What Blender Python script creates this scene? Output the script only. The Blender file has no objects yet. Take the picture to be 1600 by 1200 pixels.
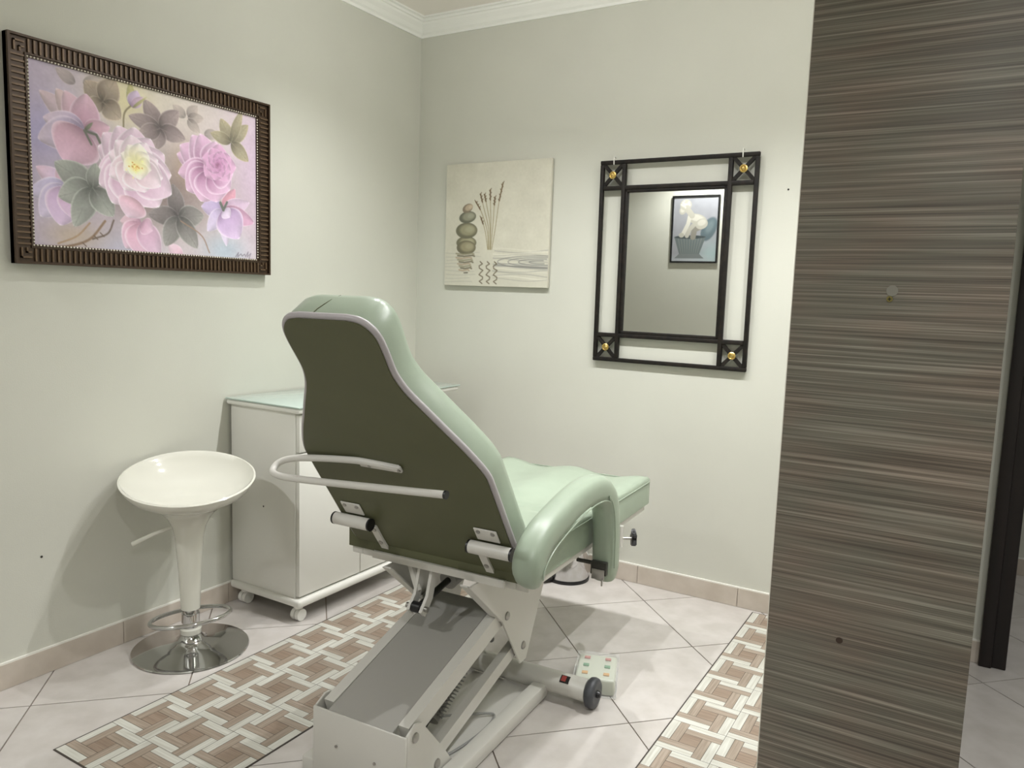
import bpy, bmesh, math, random
import numpy as np
from mathutils import Vector, Matrix
random.seed(7)
S = bpy.context.scene
COL = S.collection
PI = math.pi

# ------------------------------------------------------------------ camera
CAMPOS = (2.5775, -3.2944, 1.3186)
YAW, PITCH, ROLL = 30.835, 6.722, -1.950
F_PX = 1210.2
def cam_axes():
    y, p, ro = map(math.radians, (YAW, PITCH, ROLL))
    f = Vector((-math.sin(y)*math.cos(p), math.cos(y)*math.cos(p), -math.sin(p)))
    r = Vector((math.cos(y), math.sin(y), 0))
    d = f.cross(r)
    r2 = r*math.cos(ro) + d*math.sin(ro)
    d2 = -r*math.sin(ro) + d*math.cos(ro)
    return r2, d2, f
cd = bpy.data.cameras.new('camera')
cam = bpy.data.objects.new('camera', cd); COL.objects.link(cam)
_r, _d, _f = cam_axes()
M = Matrix(((_r.x, -_d.x, -_f.x, CAMPOS[0]), (_r.y, -_d.y, -_f.y, CAMPOS[1]), (_r.z, -_d.z, -_f.z, CAMPOS[2]), (0, 0, 0, 1)))
cam.matrix_world = M
cd.sensor_fit = 'HORIZONTAL'; cd.sensor_width = 36.0
cd.lens = F_PX/1600*36.0
cd.clip_start = 0.05
S.camera = cam

# ------------------------------------------------------------------ world, lights, exposure
S.view_settings.view_transform = 'Standard'
S.view_settings.look = 'None'
S.view_settings.gamma = 1.0
S.view_settings.use_curve_mapping = False
S.view_settings.exposure = 0.22
wd = bpy.data.worlds.new('world'); S.world = wd
wd.use_nodes = True
wd.node_tree.nodes['Background'].inputs[0].default_value = (1, 0.98, 0.94, 1)
wd.node_tree.nodes['Background'].inputs[1].default_value = 0.05

SPOT_W = 79.0          # each of the four track spots
SPOT_X = (0.72, 1.30, 1.88, 2.46)
SPOT_K = (.95, .92, 1.3, 1.6)   # lamp strengths along the track
SPOT_Y, SPOT_Z = -0.95, 2.48
BULB_W = 3.2           # point glow added below each bulb to lift ceiling and upper walls
ROOM_W = 100.0          # downlights in the rest of the room
LIGHT_COL = (0.99, 0.992, 1.0)

# ------------------------------------------------------------------ helpers
def lin(c):
    return tuple((x/255/12.92 if x/255 <= .04045 else ((x/255+.055)/1.055)**2.4) for x in c)
def mat(name, rgb, rough=.5, metal=0., noise=0., nscale=8., rgb2=None, bump=0., bscale=60., spec=.5, coat=0., alpha=1., trans=0., emit=None, estr=0., stretch=None):
    m = bpy.data.materials.new(name); m.use_nodes = True
    nt = m.node_tree; b = nt.nodes['Principled BSDF']
    c = (*lin(rgb), 1)
    b.inputs['Base Color'].default_value = c
    b.inputs['Roughness'].default_value = rough
    b.inputs['Metallic'].default_value = metal
    b.inputs['Specular IOR Level'].default_value = spec
    b.inputs['Coat Weight'].default_value = coat
    b.inputs['Coat Roughness'].default_value = .08
    b.inputs['Alpha'].default_value = alpha
    b.inputs['Transmission Weight'].default_value = trans
    if emit:
        b.inputs['Emission Color'].default_value = (*lin(emit), 1); b.inputs['Emission Strength'].default_value = estr
    if noise or bump:
        tc = nt.nodes.new('ShaderNodeTexCoord'); mp = nt.nodes.new('ShaderNodeMapping')
        nt.links.new(tc.outputs['Object'], mp.inputs[0])
        if stretch: mp.inputs['Scale'].default_value = stretch
    if noise or rgb2:
        n = nt.nodes.new('ShaderNodeTexNoise'); n.inputs['Scale'].default_value = nscale; n.inputs['Detail'].default_value = 6
        nt.links.new(mp.outputs[0], n.inputs['Vector'])
        mx = nt.nodes.new('ShaderNodeMix'); mx.data_type = 'RGBA'
        c2 = (*lin(rgb2), 1) if rgb2 else tuple(min(1, x*(1-noise)) for x in c[:3])+(1,)
        mx.inputs[6].default_value = c; mx.inputs[7].default_value = c2
        rp = nt.nodes.new('ShaderNodeMapRange'); rp.inputs[1].default_value = .35; rp.inputs[2].default_value = .65
        nt.links.new(n.outputs[0], rp.inputs[0]); nt.links.new(rp.outputs[0], mx.inputs[0])
        nt.links.new(mx.outputs[2], b.inputs['Base Color'])
    if bump:
        n2 = nt.nodes.new('ShaderNodeTexNoise'); n2.inputs['Scale'].default_value = bscale; n2.inputs['Detail'].default_value = 4
        nt.links.new(mp.outputs[0], n2.inputs['Vector'])
        bp = nt.nodes.new('ShaderNodeBump'); bp.inputs['Strength'].default_value = bump; bp.inputs['Distance'].default_value = .002
        nt.links.new(n2.outputs[0], bp.inputs['Height']); nt.links.new(bp.outputs[0], b.inputs['Normal'])
    return m

def link(name, me, m=None, parent=None, smooth=False):
    o = bpy.data.objects.new(name, me); COL.objects.link(o)
    if m is not None:
        if isinstance(m, (list, tuple)):
            for k in m: me.materials.append(k)
        else: me.materials.append(m)
    if parent is not None: o.parent = parent
    if smooth:
        for p in me.polygons: p.use_smooth = True
        if smooth != 'all':
            me.set_sharp_from_angle(angle=math.radians(40 if smooth is True else smooth))
    return o
def bm_obj(name, bm, m=None, parent=None, smooth=False):
    bmesh.ops.recalc_face_normals(bm, faces=bm.faces[:])
    me = bpy.data.meshes.new(name); bm.to_mesh(me); bm.free()
    return link(name, me, m, parent, smooth)
def tag(o, label=None, cat=None, group=None, kind=None):
    if label: o['label'] = label
    if cat: o['category'] = cat
    if group: o['group'] = group
    if kind: o['kind'] = kind
    return o
def empty(name, loc=(0, 0, 0), rz=0):
    o = bpy.data.objects.new(name, None); COL.objects.link(o)
    o.location = loc; o.rotation_euler = (0, 0, rz); o.empty_display_size = .1
    return o
def add_box(bm, lo, hi, bev=0., seg=2, mtx=None):
    g = bmesh.ops.create_cube(bm, size=1)
    vs = g['verts']
    c = [(lo[i]+hi[i])/2 for i in range(3)]; s = [max(1e-5, hi[i]-lo[i]) for i in range(3)]
    for v in vs: v.co = Vector((c[0]+v.co.x*s[0], c[1]+v.co.y*s[1], c[2]+v.co.z*s[2]))
    if bev > 0:
        es = set()
        for v in vs:
            for e in v.link_edges: es.add(e)
        r = bmesh.ops.bevel(bm, geom=list(es), offset=bev, segments=seg, affect='EDGES', profile=.5)
        vs = list({v for f in r['faces'] for v in f.verts} | {v for v in vs if v.is_valid})
    if mtx is not None:
        bmesh.ops.transform(bm, matrix=mtx, verts=vs)
    return vs
def box(name, lo, hi, m, parent=None, bev=0., seg=2, smooth=None):
    bm = bmesh.new(); add_box(bm, lo, hi, bev, seg)
    return bm_obj(name, bm, m, parent, smooth if smooth is not None else (bev > 0))
def frames(pts, closed=False):
    pts = [Vector(p) for p in pts]; n = len(pts); T = []
    for i in range(n):
        a = pts[(i-1) % n] if (closed or i > 0) else pts[i]
        b = pts[(i+1) % n] if (closed or i < n-1) else pts[i]
        T.append((b-a).normalized())
    up = Vector((0, 0, 1)) if abs(T[0].z) < .9 else Vector((0, 1, 0))
    N = [(up - T[0]*up.dot(T[0])).normalized()]
    for i in range(1, n):
        q = N[-1] - T[i]*N[-1].dot(T[i]); N.append(q.normalized())
    return pts, T, N
def add_tube(bm, pts, rad, seg=10, closed=False, section=None, cap=True, N0=None):
    """sweep a circle (or a section of (a,b) pairs) along pts"""
    P, T, N = frames(pts, closed)
    if N0 is not None:
        N = []
        for i in range(len(P)):
            q = Vector(N0); q = q - T[i]*q.dot(T[i]); N.append(q.normalized())
    rings = []
    for i, p in enumerate(P):
        B = T[i].cross(N[i]); r = rad[i] if isinstance(rad, (list, tuple)) else rad
        if section: ring = [bm.verts.new(p + N[i]*a*r + B*b*r) for a, b in section]
        else: ring = [bm.verts.new(p + (N[i]*math.cos(2*PI*k/seg) + B*math.sin(2*PI*k/seg))*r) for k in range(seg)]
        rings.append(ring)
    m = len(rings[0]); n = len(rings)
    for i in range(n if closed else n-1):
        a, b = rings[i], rings[(i+1) % n]
        for k in range(m): bm.faces.new((a[k], a[(k+1) % m], b[(k+1) % m], b[k]))
    if cap and not closed:
        bm.faces.new(rings[0][::-1]); bm.faces.new(rings[-1])
def tube(name, pts, rad, m, parent=None, seg=12, closed=False, section=None, N0=None, smooth=40):
    bm = bmesh.new(); add_tube(bm, pts, rad, seg, closed, section, N0=N0)
    return bm_obj(name, bm, m, parent, smooth)
def add_lathe(bm, prof, seg=40, c=(0, 0, 0)):
    """prof: (r,z) from bottom to top"""
    rings = []
    for r, z in prof:
        if r < 1e-6: rings.append([bm.verts.new((c[0], c[1], c[2]+z))])
        else: rings.append([bm.verts.new((c[0]+r*math.cos(2*PI*k/seg), c[1]+r*math.sin(2*PI*k/seg), c[2]+z)) for k in range(seg)])
    for a, b in zip(rings[:-1], rings[1:]):
        for k in range(seg):
            k2 = (k+1) % seg
            if len(a) == 1 and len(b) == 1: continue
            if len(a) == 1: bm.faces.new((a[0], b[k2], b[k]))
            elif len(b) == 1: bm.faces.new((a[k], a[k2], b[0]))
            else: bm.faces.new((a[k], a[k2], b[k2], b[k]))
    if len(rings[0]) > 1: bm.faces.new(rings[0][::-1])
    if len(rings[-1]) > 1: bm.faces.new(rings[-1])
def lathe(name, prof, m, parent=None, seg=40, c=(0, 0, 0), smooth=35):
    bm = bmesh.new(); add_lathe(bm, prof, seg, c)
    return bm_obj(name, bm, m, parent, smooth)
def add_prism(bm, poly, axis, a, b):
    """poly in the two other axes; extruded along axis from a to b"""
    def P(p, t):
        if axis == 0: return (t, p[0], p[1])
        if axis == 1: return (p[0], t, p[1])
        return (p[0], p[1], t)
    A = [bm.verts.new(P(p, a)) for p in poly]; B = [bm.verts.new(P(p, b)) for p in poly]
    n = len(poly)
    bm.faces.new(A); bm.faces.new(B[::-1])
    for i in range(n): bm.faces.new((A[i], A[(i+1) % n], B[(i+1) % n], B[i]))
def prism(name, poly, axis, a, b, m, parent=None, bev=0.):
    bm = bmesh.new(); add_prism(bm, poly, axis, a, b)
    bmesh.ops.recalc_face_normals(bm, faces=bm.faces[:])
    if bev: bmesh.ops.bevel(bm, geom=bm.edges[:], offset=bev, segments=2, affect='EDGES')
    return bm_obj(name, bm, m, parent, bool(bev))
def add_cyl(bm, p0, p1, r, seg=16):
    add_tube(bm, [p0, p1], r, seg)
def cyl(name, p0, p1, r, m, parent=None, seg=18):
    bm = bmesh.new(); add_cyl(bm, p0, p1, r, seg)
    return bm_obj(name, bm, m, parent, 40)
def spline(pts, n=8, closed=False):
    pts = [Vector(p) for p in pts]; out = []; N = len(pts)
    rng = range(N if closed else N-1)
    for i in rng:
        p1, p2 = pts[i], pts[(i+1) % N]
        p0 = pts[(i-1) % N] if (closed or i > 0) else p1*2-p2
        p3 = pts[(i+2) % N] if (closed or i < N-2) else p2*2-p1
        for k in range(n):
            t = k/n
            out.append(.5*((2*p1)+(p2-p0)*t+(2*p0-5*p1+4*p2-p3)*t*t+(3*p1-p0-3*p2+p3)*t**3))
    if not closed: out.append(pts[-1])
    return out

# ------------------------------------------------------------------ materials
M_wall = mat('wall_paint', (204, 204, 193), .55, noise=.03, nscale=3, bump=.15, bscale=220)
M_ceil = mat('ceiling_paint', (240, 234, 226), .7)
M_crown = mat('crown_plaster', (240, 240, 234), .6)
M_tile = mat('floor_tile', (198, 193, 188), .24, rgb2=(186, 180, 174), noise=.1, nscale=9, bump=.05, bscale=40, spec=.45)
M_grout = mat('grout', (128, 116, 104), .8)
M_bbtile = mat('baseboard_tile', (200, 190, 178), .35, rgb2=(188, 177, 164), noise=.1, nscale=11)
M_white = mat('white_caulk', (228, 226, 218), .6)
M_whitelam = mat('white_laminate', (226, 225, 218), .35)
M_whitegloss = mat('white_plastic', (214, 213, 202), .08, coat=.6)
M_chrome = mat('chrome', (205, 205, 205), .07, metal=1)
M_steel = mat('brushed_steel', (170, 168, 164), .3, metal=1)
M_chairwhite = mat('painted_steel', (206, 204, 197), .38)
M_chairgrey = mat('grey_painted_sheet', (160, 158, 152), .4)
M_green = mat('green_vinyl', (151, 164, 146), .36, noise=.06, nscale=14, bump=.06, bscale=300)
M_greendark = mat('green_back_vinyl_and_shade', (84, 86, 58), .5, noise=.05, nscale=10)  # darker vinyl of the back; also painted shade on the seat's rear
M_piping = mat('grey_piping', (168, 163, 165), .4)
M_black = mat('black_plastic', (20, 20, 21), .35)
M_rubber = mat('grey_rubber', (62, 64, 68), .45)
M_darkmetal = mat('dark_metal', (70, 70, 66), .35, metal=.8)
M_iron = mat('black_iron', (20, 18, 16), .6, spec=.25, rgb2=(34, 29, 24), noise=.3, nscale=40, bump=.3, bscale=90)
M_gold = mat('gold', (214, 186, 116), .3, metal=1)
M_mirror = mat('mirror_silver', (246, 248, 244), .01, metal=1)
M_glass = mat('glass_green', (176, 192, 184), .06, trans=0, coat=.5)
M_panel = None
M_darkwood = mat('dark_wood', (24, 12, 9), .5, rgb2=(15, 8, 6), noise=.3, nscale=6, stretch=(8, 8, .6))
M_frame = mat('bronze_frame', (66, 50, 36), .38, metal=.35)
M_framehi = mat('bronze_rib', (98, 78, 58), .35, metal=.35)
M_bead = mat('silver_bead', (244, 238, 224), .3, metal=.3)
M_canvas_edge = mat('canvas_cloth', (205, 202, 188), .8)
M_cable = mat('grey_cable', (150, 150, 146), .5)

def panel_mat():
    m = bpy.data.materials.new('striated_laminate'); m.use_nodes = True
    nt = m.node_tree; b = nt.nodes['Principled BSDF']; b.inputs['Roughness'].default_value = .5
    tc = nt.nodes.new('ShaderNodeTexCoord')
    def nz(scale, sc, det, rough=.6):
        mp = nt.nodes.new('ShaderNodeMapping'); mp.inputs['Scale'].default_value = sc
        nt.links.new(tc.outputs['Object'], mp.inputs[0])
        n = nt.nodes.new('ShaderNodeTexNoise'); n.inputs['Scale'].default_value = scale; n.inputs['Detail'].default_value = det; n.inputs['Roughness'].default_value = rough
        nt.links.new(mp.outputs[0], n.inputs['Vector']); return n
    n1 = nz(1, (1.6, 1, 150), 3, .6); n2 = nz(1, (.8, 1, 420), 2)
    n3 = nz(1, (5, 1, 12), 2)
    ad = nt.nodes.new('ShaderNodeMath'); ad.operation = 'ADD'
    ml = nt.nodes.new('ShaderNodeMath'); ml.operation = 'MULTIPLY'; ml.inputs[1].default_value = .5
    nt.links.new(n2.outputs[0], ml.inputs[0]); nt.links.new(n1.outputs[0], ad.inputs[0]); nt.links.new(ml.outputs[0], ad.inputs[1])
    cr = nt.nodes.new('ShaderNodeValToRGB'); e = cr.color_ramp.elements
    e[0].position = .55; e[0].color = (*lin((78, 72, 63)), 1)
    e[1].position = 1.0; e[1].color = (*lin((158, 151, 139)), 1)
    k = cr.color_ramp.elements.new(.76); k.color = (*lin((113, 106, 95)), 1)
    nt.links.new(ad.outputs[0], cr.inputs[0])
    mx = nt.nodes.new('ShaderNodeMix'); mx.data_type = 'RGBA'; mx.blend_type = 'MULTIPLY'
    c3 = nt.nodes.new('ShaderNodeValToRGB'); c3.color_ramp.elements[0].position = .4; c3.color_ramp.elements[0].color = (.92, .97, .95, 1)
    c3.color_ramp.elements[1].position = .65; c3.color_ramp.elements[1].color = (1, .93, .90, 1)
    nt.links.new(n3.outputs[0], c3.inputs[0])
    mx.inputs[0].default_value = 1
    nt.links.new(cr.outputs[0], mx.inputs[6]); nt.links.new(c3.outputs[0], mx.inputs[7])
    nt.links.new(mx.outputs[2], b.inputs['Base Color'])
    return m
M_panel = panel_mat()

# ------------------------------------------------------------------ the room shell
H = 2.675
XR, YB, XL, YA = 4.2, -4.1, -1.6, -2.5      # right wall, back wall, left extent, end of the painting wall
JX = 2.70                                   # door opening in the mirror wall starts here
HY = 1.25                                   # far wall of the hall
def struct(o): o['kind'] = 'structure'; return o
struct(box('floor', (XL-.1, YB-.1, -.06), (XR+.1, HY+.1, -.004), M_grout))
FLOOR = bpy.data.objects['floor']
struct(box('ceiling', (XL-.1, YB-.1, H), (XR+.1, HY+.1, H+.06), M_ceil))
struct(box('wall_left', (-.12, YA, 0), (0, .12, H), M_wall))
struct(box('wall_back', (0, 0, 0), (JX, .12, H), M_wall))
bm = bmesh.new(); add_box(bm, (JX, 0, 2.12), (XR, .12, H)); add_box(bm, (3.56, 0, 0), (XR, .12, 2.12))
struct(bm_obj('wall_door', bm, M_wall))
struct(box('wall_right', (XR, YB, 0), (XR+.1, HY, H), M_wall))
struct(box('wall_rear', (XL, YB-.1, 0), (XR, YB, H), M_wall))
struct(box('wall_alcove', (XL-.1, YB, 0), (XL, YA, H), M_wall))
struct(box('wall_return', (XL, YA, 0), (-.12, YA+.12, H), M_wall))
struct(box('wall_hall', (JX-.6, HY, 0), (XR, HY+.1, H), M_wall))
struct(box('wall_hall_side', (JX-.7, .12, 0), (JX-.6, HY, H), M_wall))

# floor tiles: 45 cm squares laid on the diagonal, clipped at the walls
TS, TH = .45, math.radians(45.42)
OX, OY = 1.11458, -.50468
def clip(poly, x0, x1, y0, y1):
    for ax, lim, sgn in ((0, x0, 1), (0, x1, -1), (1, y0, 1), (1, y1, -1)):
        out = []
        for i in range(len(poly)):
            p, q = poly[i], poly[(i+1) % len(poly)]
            a, b = (p[ax]-lim)*sgn, (q[ax]-lim)*sgn
            if a >= 0: out.append(p)
            if (a >= 0) != (b >= 0):
                t = a/(a-b); out.append((p[0]+(q[0]-p[0])*t, p[1]+(q[1]-p[1])*t))
        poly = out
        if len(poly) < 3: return None
    return poly
def area(p): return abs(sum(p[i][0]*p[(i+1) % len(p)][1]-p[(i+1) % len(p)][0]*p[i][1] for i in range(len(p))))/2
e1 = (math.cos(TH), math.sin(TH)); e2 = (math.sin(TH), -math.cos(TH))
G = .0022
full_me = None
for (x0, x1, y0, y1) in ((.0, XR, YB, 0.), (XL, -.0, YB, YA), (JX, 3.56, 0., .12), (JX-.6, XR, .12, HY)):
    for i in range(-14, 14):
        for j in range(-14, 14):
            q = []
            for a, b in ((0, 0), (1, 0), (1, 1), (0, 1)):
                s = TS*(i+a)+(G if a == 0 else -G); t = TS*(j+b)+(G if b == 0 else -G)
                q.append((OX+s*e1[0]+t*e2[0], OY+s*e1[1]+t*e2[1]))
            c = clip(q, x0, x1, y0, y1)
            if not c or area(c) < .0004: continue
            if abs(area(c)-(TS-2*G)**2) < 1e-6:
                cx = sum(p[0] for p in q)/4; cy = sum(p[1] for p in q)/4
                if full_me is None:
                    bm = bmesh.new(); add_prism(bm, [(p[0]-cx, p[1]-cy) for p in q], 2, -.004, 0)
                    bmesh.ops.recalc_face_normals(bm, faces=bm.faces[:])
                    full_me = bpy.data.meshes.new('tile'); bm.to_mesh(full_me); bm.free(); full_me.materials.append(M_tile)
                o = bpy.data.objects.new('tile', full_me); COL.objects.link(o); o.location = (cx, cy, 0); o.parent = FLOOR
            else:
                prism('tile', c, 2, -.004, 0, M_tile, FLOOR)

# tile skirting with a white sealant line on top
def skirting(name, axis, a0, a1, fixed, inward, first):
    root = None
    cuts = [a0]; c = first
    while c < a1-.02:
        if c > a0+.02: cuts.append(c)
        c += .461
    cuts.append(a1)
    base = bmesh.new()
    lo, hi = sorted((fixed, fixed+inward*.008))
    def B(lo_, hi_, z0, z1, t0, t1):
        p0, p1 = sorted((fixed+inward*t0, fixed+inward*t1))
        return ((p0, lo_, z0), (p1, hi_, z1)) if axis == 1 else ((lo_, p0, z0), (hi_, p1, z1))
    l, h = B(a0, a1, 0, .082, 0, .006); add_box(base, l, h)
    root = struct(bm_obj(name, base, M_grout))
    for s, e in zip(cuts[:-1], cuts[1:]):
        l, h = B(s+.0012, e-.0012, .001, .083, .0, .010); box('tile', l, h, M_bbtile, root)
    l, h = B(a0, a1, .083, .0885, 0, .0085); box('sealant', l, h, M_white, root)
    return root
skirting('baseboard_left', 1, YA, -.011, 0., 1, -1.692-.461*2)
skirting('baseboard_back', 0, 0., JX-.002, 0., -1, 1.327-.461*3)
skirting('baseboard_hall', 0, JX-.6, XR, HY, -1, 2.2)

# crown moulding: the same stepped profile on both walls, mitred in the corner
prof = [(0, -.082), (.008, -.082), (.010, -.070), (.020, -.062), (.030, -.046), (.046, -.030), (.050, -.022), (.058, -.020), (.060, -.010), (.074, -.008), (.074, 0), (0, 0)]
def crown(name, side):
    bm = bmesh.new()
    rings = []
    for end in (0, 1):
        ring = []
        for d, z in prof:
            if side == 'left': p = (d, (-d if end == 0 else YA), H+z)
            else: p = ((d if end == 0 else XR), -d, H+z)
            ring.append(bm.verts.new(p))
        rings.append(ring)
    n = len(prof)
    for k in range(n): bm.faces.new((rings[0][k], rings[0][(k+1) % n], rings[1][(k+1) % n], rings[1][k]))
    bm.faces.new(rings[0]); bm.faces.new(rings[1][::-1])
    return struct(bm_obj(name, bm, M_crown))
crown('trim_1', 'left'); crown('trim_2', 'back')

# small plug holes left in the walls
def wall_hole(x, y, z, ax):
    p0 = (x, y, z); p1 = (x+.0015, y, z) if ax == 0 else (x, y-.0015, z)
    return p0, p1
bpy.data.objects['wall_back']
for nm, (x, y, z, ax) in {'wall_left': (0, -1.964, .402, 0), 'wall_back': (1.874, 0, 1.768, 1)}.items():
    p0, p1 = wall_hole(x, y, z, ax)
    cyl('screw_hole', p0, p1, .004, M_darkmetal, bpy.data.objects[nm], 10)

# dark wooden door frame in the opening
df = struct(empty('door_1', (JX, 0, 0)))
df['label'] = 'dark brown wooden door frame at the end of the mirror wall'
box('jamb', (0, -.022, 0), (.075, .13, 2.12), M_darkwood, df, .004)
box('casing', (-.012, -.034, 0), (.03, -.0, 2.12), M_darkwood, df, .004)
box('jamb', (.785, -.022, 0), (.86, .13, 2.12), M_darkwood, df, .004)
box('head', (.076, -.022, 2.05), (.784, .13, 2.12), M_darkwood, df, .004)

# the tall striated partition panel in the right foreground
PY = -1.75
pt = struct(empty('wall_partition', (2.272, PY, 0)))
pt['label'] = 'tall grey brown striated laminate partition panel in the right foreground'
struct(box('wall_corridor_added', (2.586, PY+.0185, 0), (2.616, -.0005, H), M_wall))  # added unseen wall: shades the corridor, bounces light onto cabinet and chair
box('board', (.0015, -.018, 0), (.345, .018, H-.002), M_panel, pt, .001)
box('edge_band', (0, -.0175, 0), (.0015, .0175, H-.002), mat('pale_edge_band', (214, 210, 198), .4), pt)
M_plug = mat('filler_plug', (128, 126, 116), .5)
cyl('filler_plug', (.1695, -.0175, 1.3445), (.1695, -.0195, 1.3445), .0095, M_plug, pt, 20)
M_brass = mat('brass_screw', (138, 128, 78), .35, metal=.8)
cyl('screw', (.1665, -.0175, 1.330), (.1665, -.0197, 1.330), .0052, M_brass, pt, 14)
bm = bmesh.new(); add_box(bm, (.1635, -.0202, 1.3293), (.1695, -.0196, 1.3307)); add_box(bm, (.1658, -.0202, 1.327), (.1672, -.0196, 1.333))
bm_obj('screw_slot', bm, M_black, pt)
cyl('screw_hole', (.133, -.0175, .6875), (.133, -.0188, .6875), .006, mat('hole_brown', (58, 44, 34), .8), pt, 14)

# ------------------------------------------------------------------ lamps: a ceiling track with four spots, two plain downlights
def spot_light(name, loc, power, size_deg, blend, radius, parent=None):
    l = bpy.data.lights.new(name, 'SPOT'); l.energy = power; l.color = LIGHT_COL
    l.spot_size = math.radians(size_deg); l.spot_blend = blend; l.shadow_soft_size = radius
    o = bpy.data.objects.new(name, l); COL.objects.link(o); o.location = loc
    if parent: o.parent = parent
    return o
M_lampwhite = mat('lamp_white', (225, 225, 222), .4)
M_bulb = mat('lit_bulb', (255, 250, 240), .4, emit=(255, 246, 228), estr=6)
tr = empty('ceiling_track', (1.59, SPOT_Y, H)); tag(tr, 'white ceiling track above the green chair carrying four spot heads', 'track')
box('rail', (-1.05, -.018, -.03), (1.05, .018, 0), M_lampwhite, tr, .003)
sp0 = None
for i, x in enumerate(SPOT_X):
    s = empty('track_spot', (x, SPOT_Y, SPOT_Z))
    tag(s, ['white spot head on the ceiling track nearest the painting wall', 'second white spot head on the ceiling track from the painting wall', 'third white spot head on the ceiling track from the painting wall', 'white spot head on the ceiling track farthest from the painting wall'][i], 'spotlight', 'spot heads on the ceiling track')
    cyl('stem', (0, 0, .09), (0, 0, H-.03-SPOT_Z), .008, M_lampwhite, s)
    bm = bmesh.new(); add_lathe(bm, [(.034, .005), (.04, .005), (.04, .02), (.034, .085), (.012, .095), (0, .095)], 24)
    bm_obj('shade', bm, M_lampwhite, s, 40)
    lathe('bulb', [(0, .012), (.024, .014), (.030, .022), (.030, .03), (0, .03)], M_bulb, s, 20)
    spot_light('spot_beam', (0, 0, .004), SPOT_W*SPOT_K[i], 138, 1.0, .022, s)
    pl_ = bpy.data.lights.new('added_bulb_glow', 'POINT'); pl_.energy = BULB_W; pl_.color = LIGHT_COL; pl_.shadow_soft_size = .03  # extra glow added to each spot for the upper walls
    po = bpy.data.objects.new('added_bulb_glow', pl_); COL.objects.link(po); po.parent = s; po.location = (0, 0, -.035)
for i, (x, y) in enumerate(((3.1, -3.45), (.35, -3.7))):
    d = empty('downlight', (x, y, H)); tag(d, ['round white ceiling downlight to the right behind the camera', 'round white ceiling downlight to the left behind the camera'][i], 'ceiling light', 'ceiling downlights')
    lathe('ring', [(.055, -.012), (.075, -.012), (.08, 0), (.055, 0)], M_lampwhite, d, 28)
    lathe('lens', [(0, -.008), (.055, -.008), (.055, -.002), (0, -.002)], M_bulb, d, 24)
    spot_light('downlight_beam', (0, 0, -.02), ROOM_W, 150, .6, .05, d)
d = empty('added_corridor_light', (3.35, -1.25, H)); tag(d, 'round white ceiling light added to brighten the corridor right of the partition', 'ceiling light')  # added lamp, out of view, to lift the dark corridor floor
lathe('ring', [(.055, -.012), (.075, -.012), (.08, 0), (.055, 0)], M_lampwhite, d, 28)
lathe('lens', [(0, -.008), (.055, -.008), (.055, -.002), (0, -.002)], M_bulb, d, 24)
spot_light('added_corridor_beam', (0, 0, -.02), 80, 120, 1.0, .05, d)
d = empty('hall_light', (3.2, .75, H)); tag(d, 'round white ceiling light in the hall beyond the door', 'ceiling light')
lathe('ring', [(.075, -.03), (.1, -.03), (.1, 0), (.075, 0)], M_lampwhite, d, 28)
lathe('lens', [(0, -.025), (.075, -.025), (.075, -.01), (0, -.01)], M_bulb, d, 24)
spot_light('hall_beam', (0, 0, -.04), 16, 160, .6, .06, d)

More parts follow.
